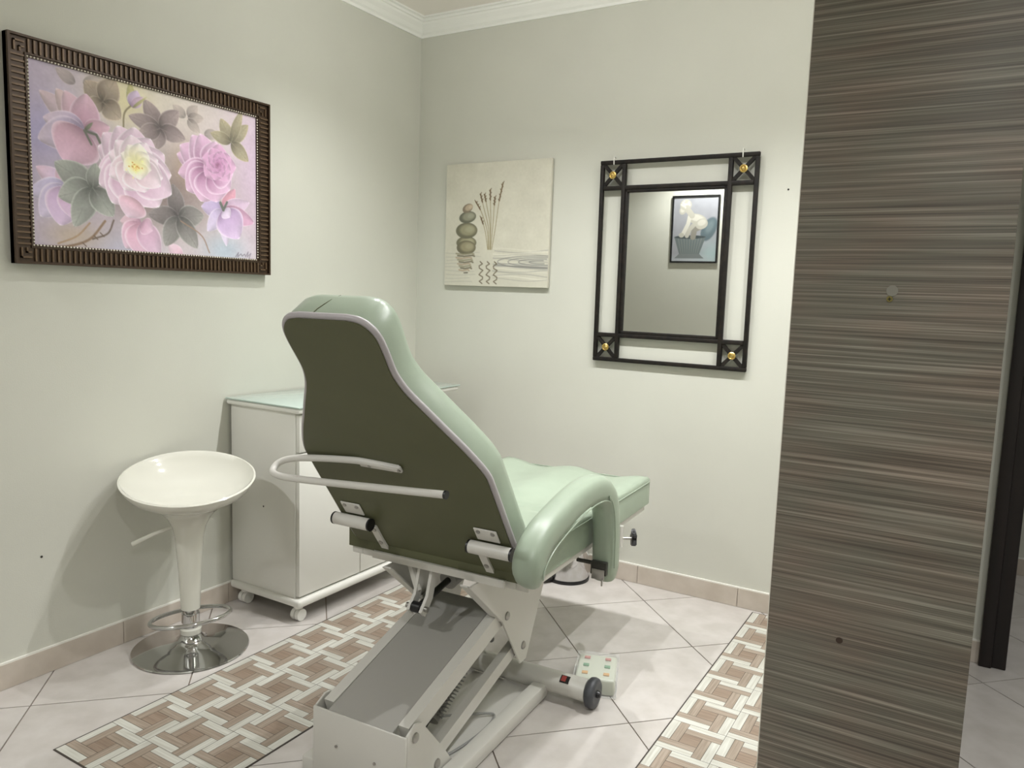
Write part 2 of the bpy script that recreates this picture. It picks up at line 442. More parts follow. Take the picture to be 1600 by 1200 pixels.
# ------------------------------------------------------------------ little raster painter for the flat prints (stored as a colour attribute)
class Art:
    def __init__(s, w, h, asp):
        s.w, s.h, s.asp = w, h, asp
        X, Y = np.meshgrid(np.linspace(0, asp, w), np.linspace(0, 1, h)); s.X, s.Y = X, Y
        s.C = np.zeros((h, w, 3))
    def fill(s, c): s.C[:] = c
    def mix(s, a, c):
        a = np.clip(a, 0, 1)[..., None]; s.C = s.C*(1-a)+np.asarray(c, float)*a
    def blob(s, x, y, rx, ry, c, a=1., ang=0., hard=1.):
        dx, dy = s.X-x, s.Y-y; ca, sa = math.cos(ang), math.sin(ang)
        u = (dx*ca+dy*sa)/rx; v = (-dx*sa+dy*ca)/ry
        d = np.sqrt(u*u+v*v)
        s.mix(a*np.clip((1.0-d)*hard, 0, 1), c)
    def petal(s, x, y, ang, L, W, cb, ct, edge=(245, 238, 245), a=.95, vein=None, pw=.75, el=.75, curl=0.):
        dx, dy = s.X-x, s.Y-y; ca, sa = math.cos(ang), math.sin(ang)
        u = (dx*ca+dy*sa)/L; v = (-dx*sa+dy*ca)/W
        v = v - curl*u*u
        uc = np.clip(u, 0, 1)
        w = np.sin(PI*uc**pw)**.7*(u > 0)*(u < 1)
        w = np.maximum(w, 1e-4)
        q = np.abs(v)/w
        px = 1.5/s.h
        m = np.clip((1-q)*w*W/px, 0, 1)*((u > 0) & (u < 1))
        cb, ct = np.asarray(cb, float), np.asarray(ct, float)
        col = cb*(1-uc[..., None])+ct*uc[..., None]
        sh = 1-.26*np.clip(-v/w, 0, 1)*uc-.22*np.exp(-(uc/.22)**2)
        col = col*sh[..., None]
        eg = np.clip((np.maximum(q, uc**4)-.80)/.20, 0, 1)*el
        col = col*(1-eg[..., None])+np.asarray(edge, float)*eg[..., None]
        if vein is not None:
            vn = np.exp(-(v*W/.0035)**2)*.6+np.exp(-((((np.abs(v)*W*1.2-u*L) % .03)-.015)/.003)**2)*.25
            col = col*(1-vn[..., None])+np.asarray(vein, float)*vn[..., None]
        m = (m*a)[..., None]
        s.C = s.C*(1-m)+col*m
    def line(s, pts, r, c, a=1.):
        d = np.full(s.X.shape, 9.)
        for p, q in zip(pts[:-1], pts[1:]):
            px, py = p; ex, ey = q[0]-px, q[1]-py; L2 = ex*ex+ey*ey+1e-12
            t = np.clip(((s.X-px)*ex+(s.Y-py)*ey)/L2, 0, 1)
            d = np.minimum(d, np.hypot(s.X-px-t*ex, s.Y-py-t*ey))
        s.mix(a*np.clip((r-d)*s.h/1.5+.5, 0, 1), c)
    def noise(s, amp, seed=1, cells=(60, 40)):
        rng = np.random.default_rng(seed)
        g = rng.normal(size=(cells[1]+2, cells[0]+2))
        ix = s.X/s.asp*cells[0]; iy = s.Y*cells[1]
        i0 = np.minimum(ix.astype(int), cells[0]); j0 = np.minimum(iy.astype(int), cells[1]); fx = ix-i0; fy = iy-j0
        v = g[j0, i0]*(1-fx)*(1-fy)+g[j0, i0+1]*fx*(1-fy)+g[j0+1, i0]*(1-fx)*fy+g[j0+1, i0+1]*fx*fy
        s.C = s.C+amp*v[..., None]
def art_mesh(name, art, P0, eu, ev, parent, rough=.55, coat=0.):
    """grid sheet from corner P0 (top left), eu across, ev down; colours as a point attribute"""
    w, h = art.w, art.h
    P0, eu, ev = map(np.array, (P0, eu, ev))
    A, B = np.meshgrid(np.linspace(0, 1, w), np.linspace(0, 1, h))
    co = (P0[None, None]+A[..., None]*eu+B[..., None]*ev).reshape(-1, 3)
    idx = np.arange(w*h).reshape(h, w)
    f = np.stack([idx[:-1, :-1], idx[1:, :-1], idx[1:, 1:], idx[:-1, 1:]], -1).reshape(-1, 4)
    me = bpy.data.meshes.new(name)
    me.vertices.add(len(co)); me.vertices.foreach_set('co', co.ravel())
    me.loops.add(f.size); me.loops.foreach_set('vertex_index', f.ravel().astype(np.int32))
    me.polygons.add(len(f)); me.polygons.foreach_set('loop_start', (np.arange(len(f))*4).astype(np.int32))
    me.update(calc_edges=True)
    c = np.clip(art.C.reshape(-1, 3)/255, 0, 1)
    c = np.where(c <= .04045, c/12.92, ((c+.055)/1.055)**2.4)
    at = me.color_attributes.new('print', 'FLOAT_COLOR', 'POINT')
    at.data.foreach_set('color', np.concatenate([c, np.ones((len(c), 1))], 1).ravel().astype(np.float32))
    m = bpy.data.materials.new(name+'_print'); m.use_nodes = True
    nt = m.node_tree; b = nt.nodes['Principled BSDF']; b.inputs['Roughness'].default_value = rough; b.inputs['Coat Weight'].default_value = coat
    an = nt.nodes.new('ShaderNodeAttribute'); an.attribute_name = 'print'
    nt.links.new(an.outputs['Color'], b.inputs['Base Color'])
    return link(name, me, m, parent)

# ---- rose painting
def rose_art():
    A = Art(400, 260, 1.5); asp = 1.5
    A.fill((196, 184, 188))
    X, Y = A.X/asp, A.Y
    A.mix(np.clip(1.1-X*2.2, 0, 1)*.9, (176, 164, 190))
    A.mix(np.exp(-((X-.05)/.10)**2-((Y-.38)/.16)**2)*.8, (158, 152, 196))
    A.mix(np.exp(-((X-.5)/.28)**2-((Y-.02)/.25)**2)*.9, (212, 204, 190))
    A.mix(np.exp(-((X-.36)/.10)**2-((Y-.10)/.16)**2)*.8, (214, 206, 158))
    A.mix(np.exp(-((X-.97)/.12)**2-((Y-.4)/.5)**2)*.7, (184, 160, 186))
    A.mix(np.exp(-((X-.82)/.12)**2-((Y-.95)/.12)**2)*.8, (160, 180, 196))
    A.mix(np.exp(-((X-.3)/.2)**2-((Y-.98)/.12)**2)*.7, (168, 170, 196))
    A.mix(np.exp(-((X-.15)/.12)**2-((Y-.93)/.09)**2)*.7, (168, 150, 120))
    A.mix(np.exp(-((X-.48)/.30)**2-((Y-.62)/.22)**2)*.85, (104, 88, 84))
    A.mix(np.exp(-((X-.66)/.10)**2-((Y-.42)/.14)**2)*.7, (150, 124, 96))
    def P(x, y): return x*asp, y
    def pet(b, t, W, cb, ct, **k):
        bx, by = P(*b); tx, ty = P(*t)
        A.petal(bx, by, math.atan2(ty-by, tx-bx), math.hypot(tx-bx, ty-by), W, cb, ct, **k)
    def leaf(c, t, W, col, **k):
        dk = tuple(v*.55 for v in col)
        pet(c, t, W, dk, col, edge=tuple(min(255, v+52) for v in col), vein=tuple(v*.72 for v in col), pw=.8, **k)
    tan, mau, olv, gg = (184, 166, 146), (172, 154, 154), (180, 170, 136), (166, 172, 163)
    # faint pale leaves at the top
    for c, t in (((.17, .08), (.10, .02)), ((.2, .07), (.28, .02)), ((.22, .09), (.29, .13)), ((.64, .11), (.69, .03)), ((.64, .12), (.72, .10)), ((.64, .13), (.70, .2)), ((.63, .12), (.57, .06)), ((.72, .2), (.80, .18)), ((.70, .22), (.67, .30))):
        leaf(c, t, .04, (200, 184, 176), a=.6)
    for t, W in (((.205, .05), .07), ((.325, .0), .075), ((.345, .22), .07), ((.21, .2), .05)): leaf((.274, .145), t, W, tan, a=.9)
    for t, W in (((.443, .07), .06), ((.60, .09), .06), ((.375, .19), .055), ((.63, .26), .06), ((.49, .36), .06), ((.41, .30), .055)): leaf((.511, .225), t, W, mau)
    for t, W in (((.805, .07), .055), ((.955, .07), .05), ((.955, .32), .055), ((.75, .18), .045), ((.92, -.02), .04)): leaf((.86, .212), t, W, olv)
    # bud
    A.line([tuple(v[:2]) for v in spline([(*P(.393, .12), 0), (*P(.36, .18), 0), (*P(.354, .27), 0)], 8)], .005, (120, 110, 80))
    pet((.393, .135), (.385, -.01), .035, (140, 140, 90), (196, 190, 130))
    pet((.395, .135), (.415, .03), .05, (176, 150, 186), (214, 196, 226)); pet((.39, .135), (.44, .06), .03, (190, 160, 190), (206, 180, 200))
    pet((.393, .14), (.46, .05), .012, (140, 140, 90), (190, 184, 130))
    pk, pl, lil = (198, 150, 178), (220, 190, 210), (186, 168, 206)
    # upper left flower
    c = (.20, .33)
    for t, W, a_, b_ in (((.04, .16), .07, (180, 160, 176), (196, 176, 184)), ((.10, .13), .08, (184, 160, 176), (200, 178, 180)), ((.13, .13), .08, pk, (206, 178, 192)), ((.21, .12), .09, pk, (204, 170, 190)), ((.05, .30), .08, lil, (196, 180, 196)), ((.30, .28), .06, (196, 146, 168), (206, 170, 190)), ((.03, .42), .10, lil, (190, 176, 192)), ((.27, .45), .06, (176, 150, 168), (196, 160, 180)), ((.12, .52), .15, (206, 160, 182), (208, 172, 194))):
        pet(c, t, W, tuple(v*.9 for v in a_), tuple(min(255, v*1.04) for v in b_), edge=(236, 224, 236))
    pet((.20, .33), (.235, .27), .014, (84, 92, 74), (120, 128, 104)); A.line([P(.20, .33), P(.245, .34), P(.265, .40)], .007, (86, 92, 80)); A.line([P(.2, .33), P(.225, .40)], .006, (86, 92, 80))
    # lower left flower
    c = (.13, .66)
    for t, W, a_, b_ in (((.02, .57), .06, lil, pl), ((.10, .54), .05, pk, pl), ((-.01, .72), .07, (176, 168, 206), (200, 190, 216)), ((.03, .84), .09, (186, 172, 210), (206, 194, 220)), ((.10, .88), .11, (196, 164, 204), (206, 184, 214)), ((.16, .84), .08, (196, 158, 196), (206, 184, 210))): pet(c, t, W, a_, b_)
    # grey green leaves, left cluster
    for t, W in (((.085, .53), .085), ((.095, .72), .085), ((.15, .88), .075), ((.305, .80), .075), ((.24, .50), .05)): leaf((.225, .645), t, W, gg)
    # stems with thorns
    def stem(q, r, c): A.line([tuple(v[:2]) for v in spline([(*P(*a), 0) for a in q], 8)], r, c)
    stem([(.06, 1.0), (.13, .99), (.21, .94), (.27, .83)], .007, (122, 98, 76)); stem([(.09, .98), (.16, .93), (.21, .85)], .005, (150, 124, 96)); stem([(.22, .94), (.28, .90), (.305, .82)], .005, (92, 78, 68))
    for x, y in ((.18, .965), (.225, .92), (.25, .90)): A.line([P(x, y), P(x+.014, y+.02)], .003, (90, 74, 60))
    # bottom flower and single petal
    c = (.42, .82)
    for t, W, a_, b_ in (((.33, .82), .06, pk, (206, 180, 190)), ((.35, .98), .09, (214, 160, 186), (214, 184, 204)), ((.42, 1.03), .11, (220, 164, 190), (216, 184, 206)), ((.50, 1.02), .08, (206, 160, 190), (210, 184, 206)), ((.47, .86), .06, pk, pl)): pet(c, t, W, a_, b_)
    pet((.60, 1.02), (.54, .93), .05, (220, 180, 200), (226, 204, 216))
    # right lower flower
    c = (.815, .675)
    for t, W, a_, b_ in (((.88, .52), .05, (196, 130, 150), (206, 150, 170)), ((.96, .60), .06, (190, 160, 190), (206, 184, 206)), ((.70, .67), .07, (170, 150, 196), (196, 180, 214)), ((.985, .74), .07, (176, 130, 160), (196, 150, 180)), ((.73, .83), .06, lil, (206, 196, 220)), ((.83, .92), .05, lil, (214, 204, 224)), ((.90, .86), .12, (180, 150, 196), (206, 184, 216)), ((.85, .72), .05, (206, 190, 216), (220, 206, 226))): pet(c, t, W, a_, b_)
    A.line([P(.815, .675), P(.80, .63)], .01, (84, 92, 84)); A.line([P(.815, .675), P(.835, .62)], .008, (84, 92, 84))
    # centre leaf cluster
    for t, W in (((.565, .55), .065), ((.45, .76), .065), ((.715, .73), .075), ((.525, .95), .07), ((.68, .95), .07)): leaf((.589, .755), t, W, (152, 150, 146) if W > .068 else (138, 130, 130))
    stem([(.60, .78), (.70, .86), (.74, .97)], .004, (136, 112, 96))
    # white rose
    c = (.395, .50)
    for k, (t, W) in enumerate((((.25, .40), .12), ((.27, .32), .12), ((.33, .26), .12), ((.40, .25), .13), ((.47, .30), .12), ((.53, .38), .12), ((.56, .50), .13), ((.25, .52), .11), ((.25, .62), .12), ((.30, .72), .14), ((.40, .745), .17), ((.50, .71), .15), ((.56, .62), .13))):
        pet(c, t, W, (190, 148, 178), (228, 206, 224), edge=(252, 246, 252), el=.85)
    for t, W in (((.29, .43), .09), ((.32, .35), .09), ((.385, .30), .10), ((.45, .33), .09), ((.50, .42), .09), ((.52, .53), .09), ((.29, .56), .09), ((.35, .63), .11), ((.44, .63), .12), ((.51, .58), .09)):
        pet((.405, .48), t, W, (206, 176, 186), (236, 220, 232), edge=(255, 251, 255), el=.85)
    for t, W in (((.34, .42), .06), ((.37, .36), .07), ((.42, .34), .07), ((.46, .40), .06), ((.47, .49), .06), ((.35, .52), .06), ((.42, .56), .07)):
        pet((.41, .46), t, W, (238, 232, 176), (236, 228, 226), edge=(250, 248, 246), el=.6)
    A.blob(*P(.405, .47), .075, .065, (240, 236, 170), .9); A.blob(*P(.402, .49), .035, .03, (216, 180, 90), .9)
    rng = np.random.default_rng(3)
    for k in range(22): A.blob(*P(.402+rng.normal()*.014, .492+rng.normal()*.018), .006, .006, (196, 150, 60) if k % 2 else (246, 232, 150), .9, hard=3)
    pet((.40, .68), (.36, .79), .10, (226, 176, 196), (222, 200, 218), edge=(244, 234, 244), el=.7)
    # pink rose
    c = (.75, .42)
    for t, W in (((.585, .36), .09), ((.60, .30), .11), ((.66, .22), .11), ((.70, .20), .10), ((.78, .23), .10), ((.59, .48), .09), ((.63, .58), .12), ((.70, .64), .14), ((.78, .63), .15), ((.85, .54), .13), ((.87, .42), .12), ((.85, .30), .11)):
        pet(c, t, W, (166, 112, 152), (218, 184, 212), edge=(246, 234, 246), el=.85)
    for k in range(26):
        a = k*2.4; rr = .115*(1-k/30)
        cx, cy = .79, .375
        t = (cx+rr*math.cos(a)/asp*1.25, cy+rr*math.sin(a)*1.25)
        pet((cx-.2*rr*math.cos(a)/asp, cy-.2*rr*math.sin(a)), t, .075*(1-k/34), (178-k, 120-k, 162-k), (214-k, 172-k*1.4, 204-k), edge=(238, 220, 236), el=.65, pw=1.1)
    A.blob(*P(.785, .385), .022, .024, (130, 84, 110), .9)
    # signature
    s = [(.88, .985), (.895, .955), (.89, .985), (.91, .962), (.915, .978), (.93, .962), (.935, .98), (.95, .945), (.945, .98), (.965, .955), (.955, .99)]
    A.line([P(*q) for q in s], .0022, (70, 60, 80), .8)
    A.C = 128+(A.C+(np.array((224, 214, 220))-A.C)*.12-128)*1.10+12
    A.noise(2.5, 5, (150, 100)); A.noise(3, 6, (30, 20))
    return A
PYC, PZC, PW, PH = -1.5225, 1.700, .998, .686
pr = empty('flower_painting', (0, PYC, PZC))
tag(pr, 'large painting of pink and white roses in a ribbed dark bronze frame', 'painting')
FW = .062
art = rose_art()
art_mesh('picture', art, (.018, -(PW/2-FW+.004), PH/2-FW+.004), (0, PW-2*FW+.008, 0), (0, 0, -(PH-2*FW+.008)), pr, .65, 0)
bm = bmesh.new()
hw, hh = PW/2, PH/2
for (y0, y1, z0, z1) in ((-hw, hw, hh-FW, hh), (-hw, hw, -hh, -hh+FW), (-hw, -hw+FW, -hh+FW, hh-FW), (hw-FW, hw, -hh+FW, hh-FW)):
    add_box(bm, (.003, y0, z0), (.024, y1, z1))
# outer and inner raised lips
for o_, w_, t_ in ((0, .007, .034), (FW-.012, .004, .029)):
    for (y0, y1, z0, z1) in ((-hw+o_, hw-o_, hh-o_-w_, hh-o_), (-hw+o_, hw-o_, -hh+o_, -hh+o_+w_), (-hw+o_, -hw+o_+w_, -hh+o_+w_, hh-o_-w_), (hw-o_-w_, hw-o_, -hh+o_+w_, hh-o_-w_)):
        add_box(bm, (.003, y0, z0), (t_, y1, z1))
fr = bm_obj('frame', bm, M_frame, pr)
bm = bmesh.new(); st = .0172; rl = (.009, FW-.014)
ny = int((PW-2*FW)/st)
for k in range(ny+1):
    y = -(PW/2-FW)+k*(PW-2*FW)/ny
    for s in (1, -1):
        a, b = sorted((s*(hh-rl[0]), s*(hh-rl[1]))); add_box(bm, (.024, y-.0026, a), (.030, y+.0026, b))
nz = int((PH-2*FW)/st)
for k in range(nz+1):
    z = -(PH/2-FW)+k*(PH-2*FW)/nz
    for s in (1, -1):
        a, b = sorted((s*(hw-rl[0]), s*(hw-rl[1]))); add_box(bm, (.024, a, z-.0026), (.030, b, z+.0026))
for sy in (1, -1):
    for sz in (1, -1):
        for q in (.018, .034):
            a, b = sorted((sy*(hw-q), sy*(hw-q-.005))); c, d = sorted((sz*(hh-q), sz*(hh-FW+.012)))
            add_box(bm, (.024, a, c), (.030, b, d))
            a, b = sorted((sy*(hw-q), sy*(hw-FW+.012))); c, d = sorted((sz*(hh-q), sz*(hh-q-.005)))
            add_box(bm, (.024, a, c), (.030, b, d))
o = bm_obj('ribs', bm, M_framehi, fr); o['kind'] = 'stuff'
bm = bmesh.new(); ih, iw = hh-FW+.003, hw-FW+.003
for k in range(int(2*iw/.0105)+1):
    y = -iw+k*.0105
    for s in (1, -1): bmesh.ops.create_icosphere(bm, subdivisions=1, radius=.0034, matrix=Matrix.Translation((.024, y, s*ih)))
for k in range(1, int(2*ih/.0105)):
    z = -ih+k*.0105
    for s in (1, -1): bmesh.ops.create_icosphere(bm, subdivisions=1, radius=.0034, matrix=Matrix.Translation((.024, s*iw, z)))
o = bm_obj('bead_trim', bm, M_bead, fr, 'all'); o['kind'] = 'stuff'; o['label'] = 'string of small pale beads around the picture'

# ---- zen canvas
def zen_art():
    A = Art(240, 240, 1.0)
    A.fill((203, 200, 184)); A.noise(3, 2, (12, 12)); A.noise(1.5, 3, (80, 80))
    # water
    wy = .70
    rng = np.random.default_rng(8)
    A.mix(np.clip((A.Y-wy)*8, 0, 1)*.35, (196, 194, 180))
    for k in range(16):
        y = .70+k*.016; r0 = .1+k*.05
        pts = [(x, y+.010*math.sin(x*9+k*1.3)*(.4+x)) for x in np.linspace(.48+.02*rng.random(), 1.0, 14)]
        A.line(pts, .0025+.0012*(k % 3), (146, 145, 138) if k % 2 else (226, 224, 210), .55)
    for k in range(9):
        y = .73+k*.03; a = .02*rng.random()
        A.line([(x, y+.005*math.sin(x*14+k)) for x in np.linspace(a, .2+.25*rng.random(), 8)], .003, (160, 160, 150), .45)
    for rr, a in ((.20, .8), (.15, .8), (.10, .9), (.05, .9)):
        A.line([(.93+rr*2.0*math.cos(t), .80+rr*.25*math.sin(t)) for t in np.linspace(1.2, 5.0, 22)], .004, (120, 120, 118), a*.8)
    A.line([(x, .83+.035*(x-.55)) for x in np.linspace(.5, 1, 10)], .004, (104, 104, 104), .7)
    A.line([(x, .815+.02*(x-.55)) for x in np.linspace(.52, 1, 10)], .003, (130, 130, 128), .6)
    # stones and their reflection
    def stone(x, y, rx, ry, c, ang=0):
        A.blob(x, y, rx, ry, tuple(v*.72 for v in c), 1, ang, 14); A.blob(x+.012, y-.006, rx*.86, ry*.82, c, 1, ang, 3)
        A.blob(x+.03, y-.01, rx*.5, ry*.5, tuple(min(255, v+18) for v in c), .8, ang, 2)
    stone(.215, .645, .105, .055, (150, 146, 118)); stone(.215, .685, .10, .06, (146, 140, 112))
    stone(.215, .545, .112, .068, (146, 143, 116))
    stone(.222, .435, .088, .05, (140, 140, 120), -.12)
    stone(.22, .362, .055, .036, (176, 160, 136), -.35)
    for k in range(9):
        y = .735+k*.017; w = .10*(1-.055*k); x = .215+.012*math.sin(k*2.1)
        A.line([(x-w, y), (x-w*.3, y+.006), (x+w*.6, y-.003), (x+w*.8, y+.004)], .0065, ((140, 136, 112), (104, 98, 80), (168, 150, 128))[k % 3], .85)
    A.line([(.20, .895), (.235, .893)], .005, (90, 86, 74), .9)
    # reeds
    def reed(pts, hd):
        q = [tuple(v) for v in (tuple(p[:2]) for p in spline([(a, b, 0) for a, b in pts], 8))]
        A.line(q, .0028, (140, 128, 92), .95)
        A.line(q[-hd:], .0058, (112, 92, 64), .95)
        for k, p in enumerate(q[-hd:]): A.line([p, (p[0]+.010*(1 if k % 2 else -1), p[1]-.012)], .003, (96, 80, 58), .9)
    for pts, hd in (([(.435, .70), (.42, .55), (.36, .40), (.30, .31)], 7), ([(.44, .70), (.43, .52), (.38, .36), (.345, .25)], 6), ([(.45, .70), (.445, .5), (.41, .35), (.385, .255)], 6), ([(.455, .70), (.455, .5), (.445, .35), (.44, .22)], 6), ([(.46, .70), (.475, .5), (.48, .38), (.487, .28)], 6), ([(.47, .70), (.50, .52), (.525, .33), (.56, .17)], 8), ([(.43, .70), (.40, .55), (.355, .44)], 5)):
        reed(pts, hd)
    for x0 in (.36, .43, .50):
        pts = [(x0+.022*math.sin(k*1.9)+k*.002, .80+k*.018) for k in range(11)]
        A.line(pts, .0045, (92, 82, 62), .85)
    return A
CX0, CZ0, CS = .499, 1.648, .606
cv = empty('zen_canvas', (CX0, 0, CZ0)); tag(cv, 'square unframed canvas print of stacked pebbles and reeds in rippled water', 'wall art')
h = CS/2
box('stretcher', (-h, -.022, -h), (h, -.004, h), M_canvas_edge, cv, .003)
art_mesh('print', zen_art(), (-h+.002, -.0224, h-.002), (CS-.004, 0, 0), (0, 0, -(CS-.004)), cv, .7)

# ---- mirror in a black iron frame with corner crosses
mr = empty('wall_mirror', (1.408, 0, 1.4705)); tag(mr, 'rectangular wall mirror in open black iron frame with gold corner rosettes', 'mirror')
mr.rotation_euler = (math.radians(.6), math.radians(.0), 0)
ow, oh, iw, ih = .352, .4495, .2455, .3375      # half sizes: outer frame, inner frame (outside)
bt = .0088
def bar(name, lo, hi, parent): return box(name, lo, hi, M_iron, parent, .003, 2)
y0, y1 = -.030, -.012
for s in (1, -1):
    bar('outer_bar', (-ow, y0, s*(oh-bt)-bt), (ow, y1, s*(oh-bt)+bt), mr)
    bar('outer_bar', (s*(ow-bt)-bt, y0, -oh+2*bt), (s*(ow-bt)+bt, y1, oh-2*bt), mr)
ib = .0092
for s in (1, -1):
    bar('inner_bar', (-ow+2*bt, y0-.002, s*(ih-ib)-ib), (ow-2*bt, y1, s*(ih-ib)+ib), mr)
    bar('inner_bar', (s*(iw-ib)-ib, y0-.003, -oh+2*bt), (s*(iw-ib)+ib, y1, oh-2*bt), mr)
    box('bead_bar', (-iw+2*ib, y0+.001, s*(ih-2*ib-.006)-.006), (iw-2*ib, y1, s*(ih-2*ib-.006)+.006), M_iron, mr, .002)
    box('bead_bar', (s*(iw-2*ib-.006)-.006, y0+.001, -ih+2*ib), (s*(iw-2*ib-.006)+.006, y1, ih-2*ib), M_iron, mr, .002)
box('mirror_glass', (-iw+2*ib, -.017, -ih+2*ib), (iw-2*ib, -.013, ih-2*ib), M_mirror, mr)
box('backing', (-iw+.008, -.0125, -ih+.008), (iw-.008, -.006, ih-.008), M_black, mr)
for sx in (1, -1):
    for sz in (1, -1):
        xa, xb = sorted((sx*(iw), sx*(ow-2*bt))); za, zb = sorted((sz*ih, sz*(oh-2*bt)))
        bm = bmesh.new()
        c = Vector(((xa+xb)/2, -.021, (za+zb)/2)); L = math.hypot(xb-xa, zb-za)
        for s in (1, -1):
            an = math.atan2(zb-za, xb-xa)*s
            add_box(bm, (-L/2, -.006, -.0075), (L/2, .006, .0075), 0, mtx=Matrix.Translation(c) @ Matrix.Rotation(-an, 4, 'Y'))
        cb = bm_obj('corner_cross', bm, M_iron, mr)
        bm = bmesh.new(); add_lathe(bm, [(0, 0), (.0165, 0), (.0165, .004), (.012, .0065), (.010, .005), (.006, .0095), (0, .0105)], 20)
        bmesh.ops.transform(bm, matrix=Matrix.Translation(c+Vector((0, -.006, 0))) @ Matrix.Rotation(PI/2, 4, 'X'), verts=bm.verts)
        bm_obj('rosette', bm, M_gold, cb, 30)['label'] = 'small round gold rosette'
for sx in (1, -1):
    tube('hanging_hook', [(sx*.285, -.012, oh+.012), (sx*.285, -.032, oh+.014), (sx*.285, -.034, oh+.002), (sx*.285, -.033, oh-.02)], .0022, M_white, mr, 8)

# ---- framed print on the wall behind the camera, seen in the mirror
def tub_art():
    A = Art(150, 210, .727); k = .727/.706
    A.fill((150, 151, 156)); A.noise(3, 4, (10, 14))
    A.mix(np.clip((A.Y-.55)*3, 0, 1)*np.clip((A.X-.35)*4, 0, 1), (160, 178, 180))
    A.blob(.3, 1.0, .6, .14, (184, 190, 194), .9)
    A.blob(.59, .50, .12, .21, (92, 106, 112), 1, .45, 6); A.blob(.60, .47, .07, .14, (112, 126, 130), 1, .45, 2)
    w = .255-.09*np.clip((A.Y-.62)/.26, 0, 1)
    A.mix(((A.Y > .62) & (A.Y < .885) & (np.abs(A.X-.29) < w)).astype(float), (104, 112, 112))
    for x in np.linspace(.10, .48, 9): A.line([(x, .64), (.29+(x-.29)*.68, .88)], .006, (126, 133, 132), .8)
    A.mix(((A.Y > .885) & (A.Y < .95) & (np.abs(A.X-.29) < .17+1.1*(A.Y-.885))).astype(float), (118, 124, 124))
    A.blob(.29, .62, .265, .028, (66, 74, 76), 1, 0, 10)
    hi, md, lo = (196, 193, 182), (172, 169, 158), (134, 131, 122)
    A.line([(.46, .46), (.36, .50), (.34, .62)], .045, lo); A.line([(.36, .42), (.28, .50), (.24, .60)], .034, md)
    A.blob(.39, .345, .165, .085, md, 1, .22, 9); A.blob(.38, .325, .145, .06, hi, .9, .22, 3)
    A.blob(.47, .42, .105, .085, md, 1, -.3, 9); A.blob(.47, .40, .08, .055, hi, .8, -.3, 3)
    A.line([(.28, .27), (.25, .42), (.17, .58)], .032, hi); A.blob(.15, .59, .05, .04, md, 1, 0, 6)
    A.line([(.22, .18), (.31, .29)], .045, md)
    A.blob(.155, .205, .06, .075, md, 1, .4, 7); A.blob(.15, .20, .04, .05, hi, .8, .4, 3)
    A.blob(.20, .125, .10, .09, md, 1, 0, 9)
    rng = np.random.default_rng(2)
    for q in range(40):
        a, r = rng.uniform(0, 6.28), rng.uniform(0, .075)
        A.blob(.20+r*math.cos(a), .12+r*.9*math.sin(a), .02, .016, (204, 201, 190) if q % 3 else md, .8, a, 4)
    return A
fp = empty('framed_print', (.172, YB, 1.894)); tag(fp, 'black framed grey print of a sculpted figure in a tub, reflected in the mirror', 'picture')
w2, h2 = .232, .318
bm = bmesh.new()
for s in (1, -1):
    add_box(bm, (-w2, .002, s*(h2-.008)-.008), (w2, .022, s*(h2-.008)+.008)); add_box(bm, (s*(w2-.008)-.008, .002, -h2+.016), (s*(w2-.008)+.008, .022, h2-.016))
bm_obj('frame', bm, M_black, fp)
art_mesh('print', tub_art(), (-w2+.012, .012, h2-.012), (2*w2-.024, 0, 0), (0, 0, -(2*h2-.024)), fp, .3)

# ------------------------------------------------------------------ patterned vinyl mats
def wood_mat(name, c1, c2, axis):
    return mat(name, c1, .42, rgb2=c2, noise=.1, nscale=1, stretch=(7, 160, 1) if axis == 0 else (160, 7, 1))
ML = [wood_mat('mat_light_a', (206, 206, 197), (185, 183, 172), 0), wood_mat('mat_light_b', (204, 204, 195), (183, 181, 170), 1)]
MD = [wood_mat('mat_brown_a', (166, 152, 137), (142, 128, 113), 0), wood_mat('mat_brown_b', (164, 150, 135), (140, 126, 111), 1)]
MC = wood_mat('mat_centre', (150, 132, 116), (132, 114, 98), 0)
M_matline = mat('mat_dark_line', (62, 55, 48), .6)
def mat_runner(name, x0, y0, nx, ny, cell, label):
    bm = bmesh.new()
    add_box(bm, (-.004, -.004, .0004), (nx*cell+.004, ny*cell+.004, .0022))
    for f in bm.faces: f.material_index = 5
    def q(a, b, c, d, mi):
        g = .0007
        vs = [bm.verts.new((px, py, .0025)) for px, py in ((a+g, b+g), (c-g, b+g), (c-g, d-g), (a+g, d-g))]
        f = bm.faces.new(vs); f.material_index = mi
    t = cell/3
    for i in range(nx):
        for j in range(ny):
            X, Y = i*cell, j*cell
            h_ = t/2
            # pinwheel of four two-tone planks around a centre square, pale stripe outside
            q(X, Y, X+2*t, Y+h_, 0); q(X, Y+h_, X+2*t, Y+t, 2)
            q(X+cell-h_, Y, X+cell, Y+2*t, 1); q(X+2*t, Y, X+cell-h_, Y+2*t, 3)
            q(X+t, Y+cell-h_, X+cell, Y+cell, 0); q(X+t, Y+2*t, X+cell, Y+cell-h_, 2)
            q(X, Y+t, X+h_, Y+cell, 1); q(X+h_, Y+t, X+t, Y+cell, 3)
            q(X+t, Y+t, X+2*t, Y+2*t, 4)
    me = bpy.data.meshes.new(name); bm.to_mesh(me); bm.free()
    o = link(name, me, [ML[0], ML[1], MD[0], MD[1], MC, M_matline]); o.location = (x0, y0, 0)
    tag(o, label, 'mat', 'printed floor runners')
    return o
mat_runner('floor_runner', .463, -2.186, 3, 10, .1675, 'printed basket weave vinyl runner between the white stool and the green chair')
mat_runner('floor_runner', 1.864, -1.71, 3, 10, .1675, 'printed basket weave vinyl runner beside the striated partition panel')

